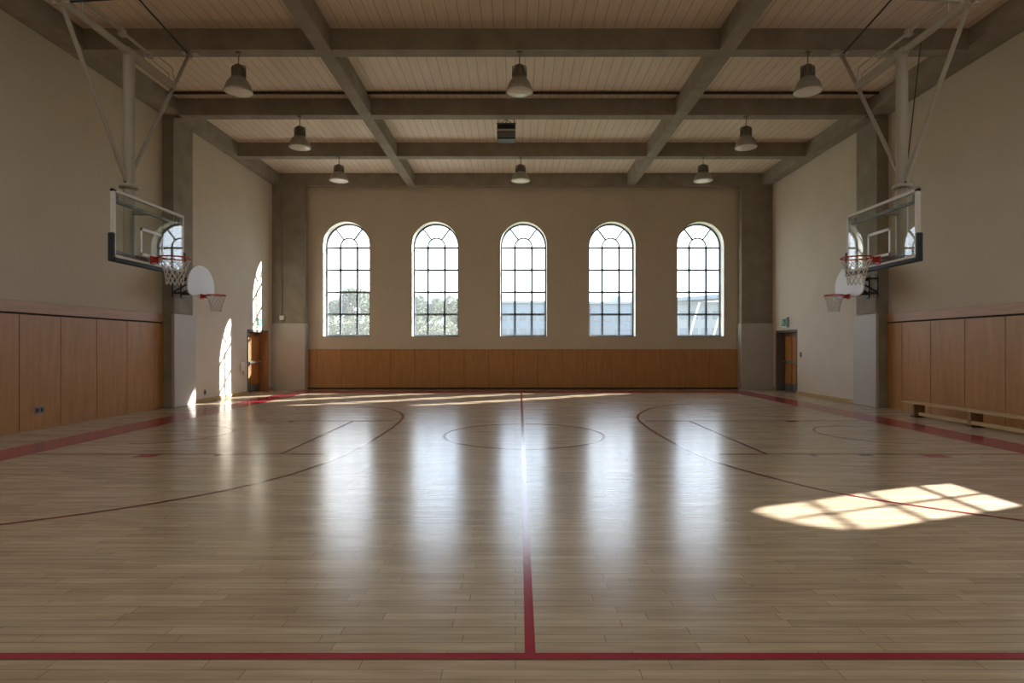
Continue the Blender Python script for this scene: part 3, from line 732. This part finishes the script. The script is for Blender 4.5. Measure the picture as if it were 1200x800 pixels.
# (pixel column, distance, crown-top pixel row)
for i, (px, d, top, w, mm, lb) in enumerate((
        (390, 52, 351, 2.4, 'leaf1', 'low grey-green tree at the left of the leftmost window view'),
        (408, 45, 334, 2.6, 'leaf1', 'tallest tree, seen in the centre of the leftmost window'),
        (430, 50, 335, 2.6, 'leaf2', 'tall tree at the right edge of the leftmost window view'),
        (489, 44, 346, 2.2, 'leaf1', 'tree at the left edge of the second window view'),
        (508, 50, 349, 2.6, 'leaf1', 'tree in the middle of the second window view'),
        (530, 44, 343, 2.4, 'leaf2', 'tree at the right edge of the second window view'))):
    x = (px - 604) * d / F; zt = EYE + (406 - top) * d / F
    tree(x, d, zt - gz(x, d), w, M[mm], lb, 10 + i)
# low hedges on the lawn
for i, (px0, px1, d, top, lb) in enumerate(((384, 436, 41, 369, 'low shrubs on the lawn seen through the leftmost window'), (484, 538, 41, 370, 'low shrubs on the lawn seen through the second window'))):
    rnd = random.Random(50 + i); lf = MB(); x0, x1 = (px0 - 604) * d / F, (px1 - 604) * d / F
    for q in range(2600):
        x = rnd.uniform(x0 - .4, x1 + .4); hh = (EYE + (406 - top) * d / F - gz(x, d)) * (.6 + .4 * math.sin(x * 3.1 + i) ** 2)
        c = Vector((x, d + rnd.uniform(-.5, .5), gz(x, d) + rnd.uniform(0, hh)))
        u = Vector((rnd.gauss(0, 1), rnd.gauss(0, 1), rnd.gauss(0, 1))).normalized(); v = u.orthogonal().normalized(); s_ = rnd.uniform(.05, .12)
        lf.add([c - u * s_, c + v * s_ * .6, c + u * s_, c - v * s_ * .6], [(0, 1, 2, 3)])
    tag(lf.build('shrub_row', M['leaf2'], fix=False), lb, 'shrubs', kind='stuff')
# mast
d = 60; x = (517 - 604) * d / F
tag(MB().tube([(x, d, 3), (x, d, EYE + 78 * d / F)], [.09, .04], 8).build('flag_mast', M['bpale']), 'thin mast rising behind the trees in the second window', 'mast')

# long building behind windows three and four
def building(name, x0, x1, y, zt, label, wm, rows, cols, dep=8, roof=None):
    root = thing(name, ((x0 + x1) / 2, y, 0), label, 'building')
    MB().box(x0, x1, y, y + dep, 0, zt).build('wall', M[wm], root)
    MB().box(x0 - .2, x1 + .2, y - .25, y + dep + .2, zt, zt + .22).build('roof', M['bpale'], root)
    for r in range(rows):
        for c in range(cols):
            cw = (x1 - x0) / cols; xa = x0 + cw * (c + .18); z = 2.6 + r * 1.75
            if z + .9 > zt: continue
            MB().box(xa, xa + cw * .64, y - .05, y + .02, z, z + .85).build('window', M['bglass'], root)
    return root
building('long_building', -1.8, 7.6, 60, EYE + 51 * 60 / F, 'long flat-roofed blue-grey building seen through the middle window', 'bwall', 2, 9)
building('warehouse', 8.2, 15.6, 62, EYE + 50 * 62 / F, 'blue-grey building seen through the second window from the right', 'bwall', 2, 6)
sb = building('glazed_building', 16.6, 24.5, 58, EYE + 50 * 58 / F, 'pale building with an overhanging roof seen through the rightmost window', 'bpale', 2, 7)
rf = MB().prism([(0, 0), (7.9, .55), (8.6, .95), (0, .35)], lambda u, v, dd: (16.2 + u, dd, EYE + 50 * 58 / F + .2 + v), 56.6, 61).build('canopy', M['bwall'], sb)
for xa in (17.6, 20.0, 22.4):
    MB().tube([(xa, 57.6, 2.2), (xa + .9, 57.0, 6.0)], .10, 8).build('strut', M['whitemetal'], sb)
h = MB(); hp = []
for i in range(41):
    x = -40 + 130 * i / 40; hp.append((x, 8.0 + 8.0 * math.exp(-((x - 31) / 9) ** 2) + .6 * math.sin(x * .25)))
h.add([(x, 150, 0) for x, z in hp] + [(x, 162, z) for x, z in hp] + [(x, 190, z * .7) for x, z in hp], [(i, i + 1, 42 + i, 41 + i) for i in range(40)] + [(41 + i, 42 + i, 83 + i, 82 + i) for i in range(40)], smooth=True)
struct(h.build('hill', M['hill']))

# ------------------------------------------------------------------ light
sd = bpy.data.lights.new('sun', 'SUN'); sd.energy = 17.5; sd.angle = math.radians(.6); sd.color = (1.0, .965, .92)
so = bpy.data.objects.new('sun', sd); COL.objects.link(so)
so.rotation_euler = SUN.to_track_quat('-Z', 'Y').to_euler(); so.location = (30, 40, 30)
w = bpy.data.worlds.new('sky'); SC.world = w; w.use_nodes = True; nt = w.node_tree
bg = nt.nodes['Background']; bg.inputs['Strength'].default_value = 3.1
tc = nt.nodes.new('ShaderNodeTexCoord'); nz = nt.nodes.new('ShaderNodeTexNoise'); nz.inputs['Scale'].default_value = 3.0; nz.inputs['Detail'].default_value = 4
cr = nt.nodes.new('ShaderNodeValToRGB'); cr.color_ramp.elements[0].position = .35; cr.color_ramp.elements[1].position = .7
cr.color_ramp.elements[0].color = (.66, .81, 1.0, 1); cr.color_ramp.elements[1].color = (.90, .95, 1.0, 1)
nt.links.new(tc.outputs['Generated'], nz.inputs['Vector']); nt.links.new(nz.outputs['Fac'], cr.inputs['Fac']); nt.links.new(cr.outputs['Color'], bg.inputs['Color'])
# portals help the sky find its way in through the windows
for c in WC:
    pl = bpy.data.lights.new('sky_portal', 'AREA'); pl.shape = 'RECTANGLE'; pl.size = 2 * WR; pl.size_y = 4.25; pl.cycles.is_portal = True
    po = bpy.data.objects.new('sky_portal', pl); COL.objects.link(po); po.location = (c, YO + .06, (ZS + ZSP + WR) / 2); po.rotation_euler = (-PI / 2, 0, 0)

# ------------------------------------------------------------------ camera
cam = bpy.data.cameras.new('camera'); co = bpy.data.objects.new('camera', cam); COL.objects.link(co)
co.location = (0, 0, EYE); co.rotation_euler = (PI / 2, 0, 0)
cam.sensor_width = 36; cam.lens = F / 1200 * 36; cam.shift_x = -4 / 1200; cam.shift_y = 6 / 1200; cam.clip_start = .05; cam.clip_end = 500
SC.camera = co
vs_ = SC.view_settings; vs_.view_transform = 'Standard'; vs_.look = 'None'; vs_.gamma = 1; vs_.use_curve_mapping = False; vs_.exposure = 0.78
cy = SC.cycles
cy.max_bounces = 14; cy.diffuse_bounces = 8; cy.glossy_bounces = 6; cy.transparent_max_bounces = 16
cy.sample_clamp_indirect = 6.0; cy.caustics_reflective = False; cy.caustics_refractive = False
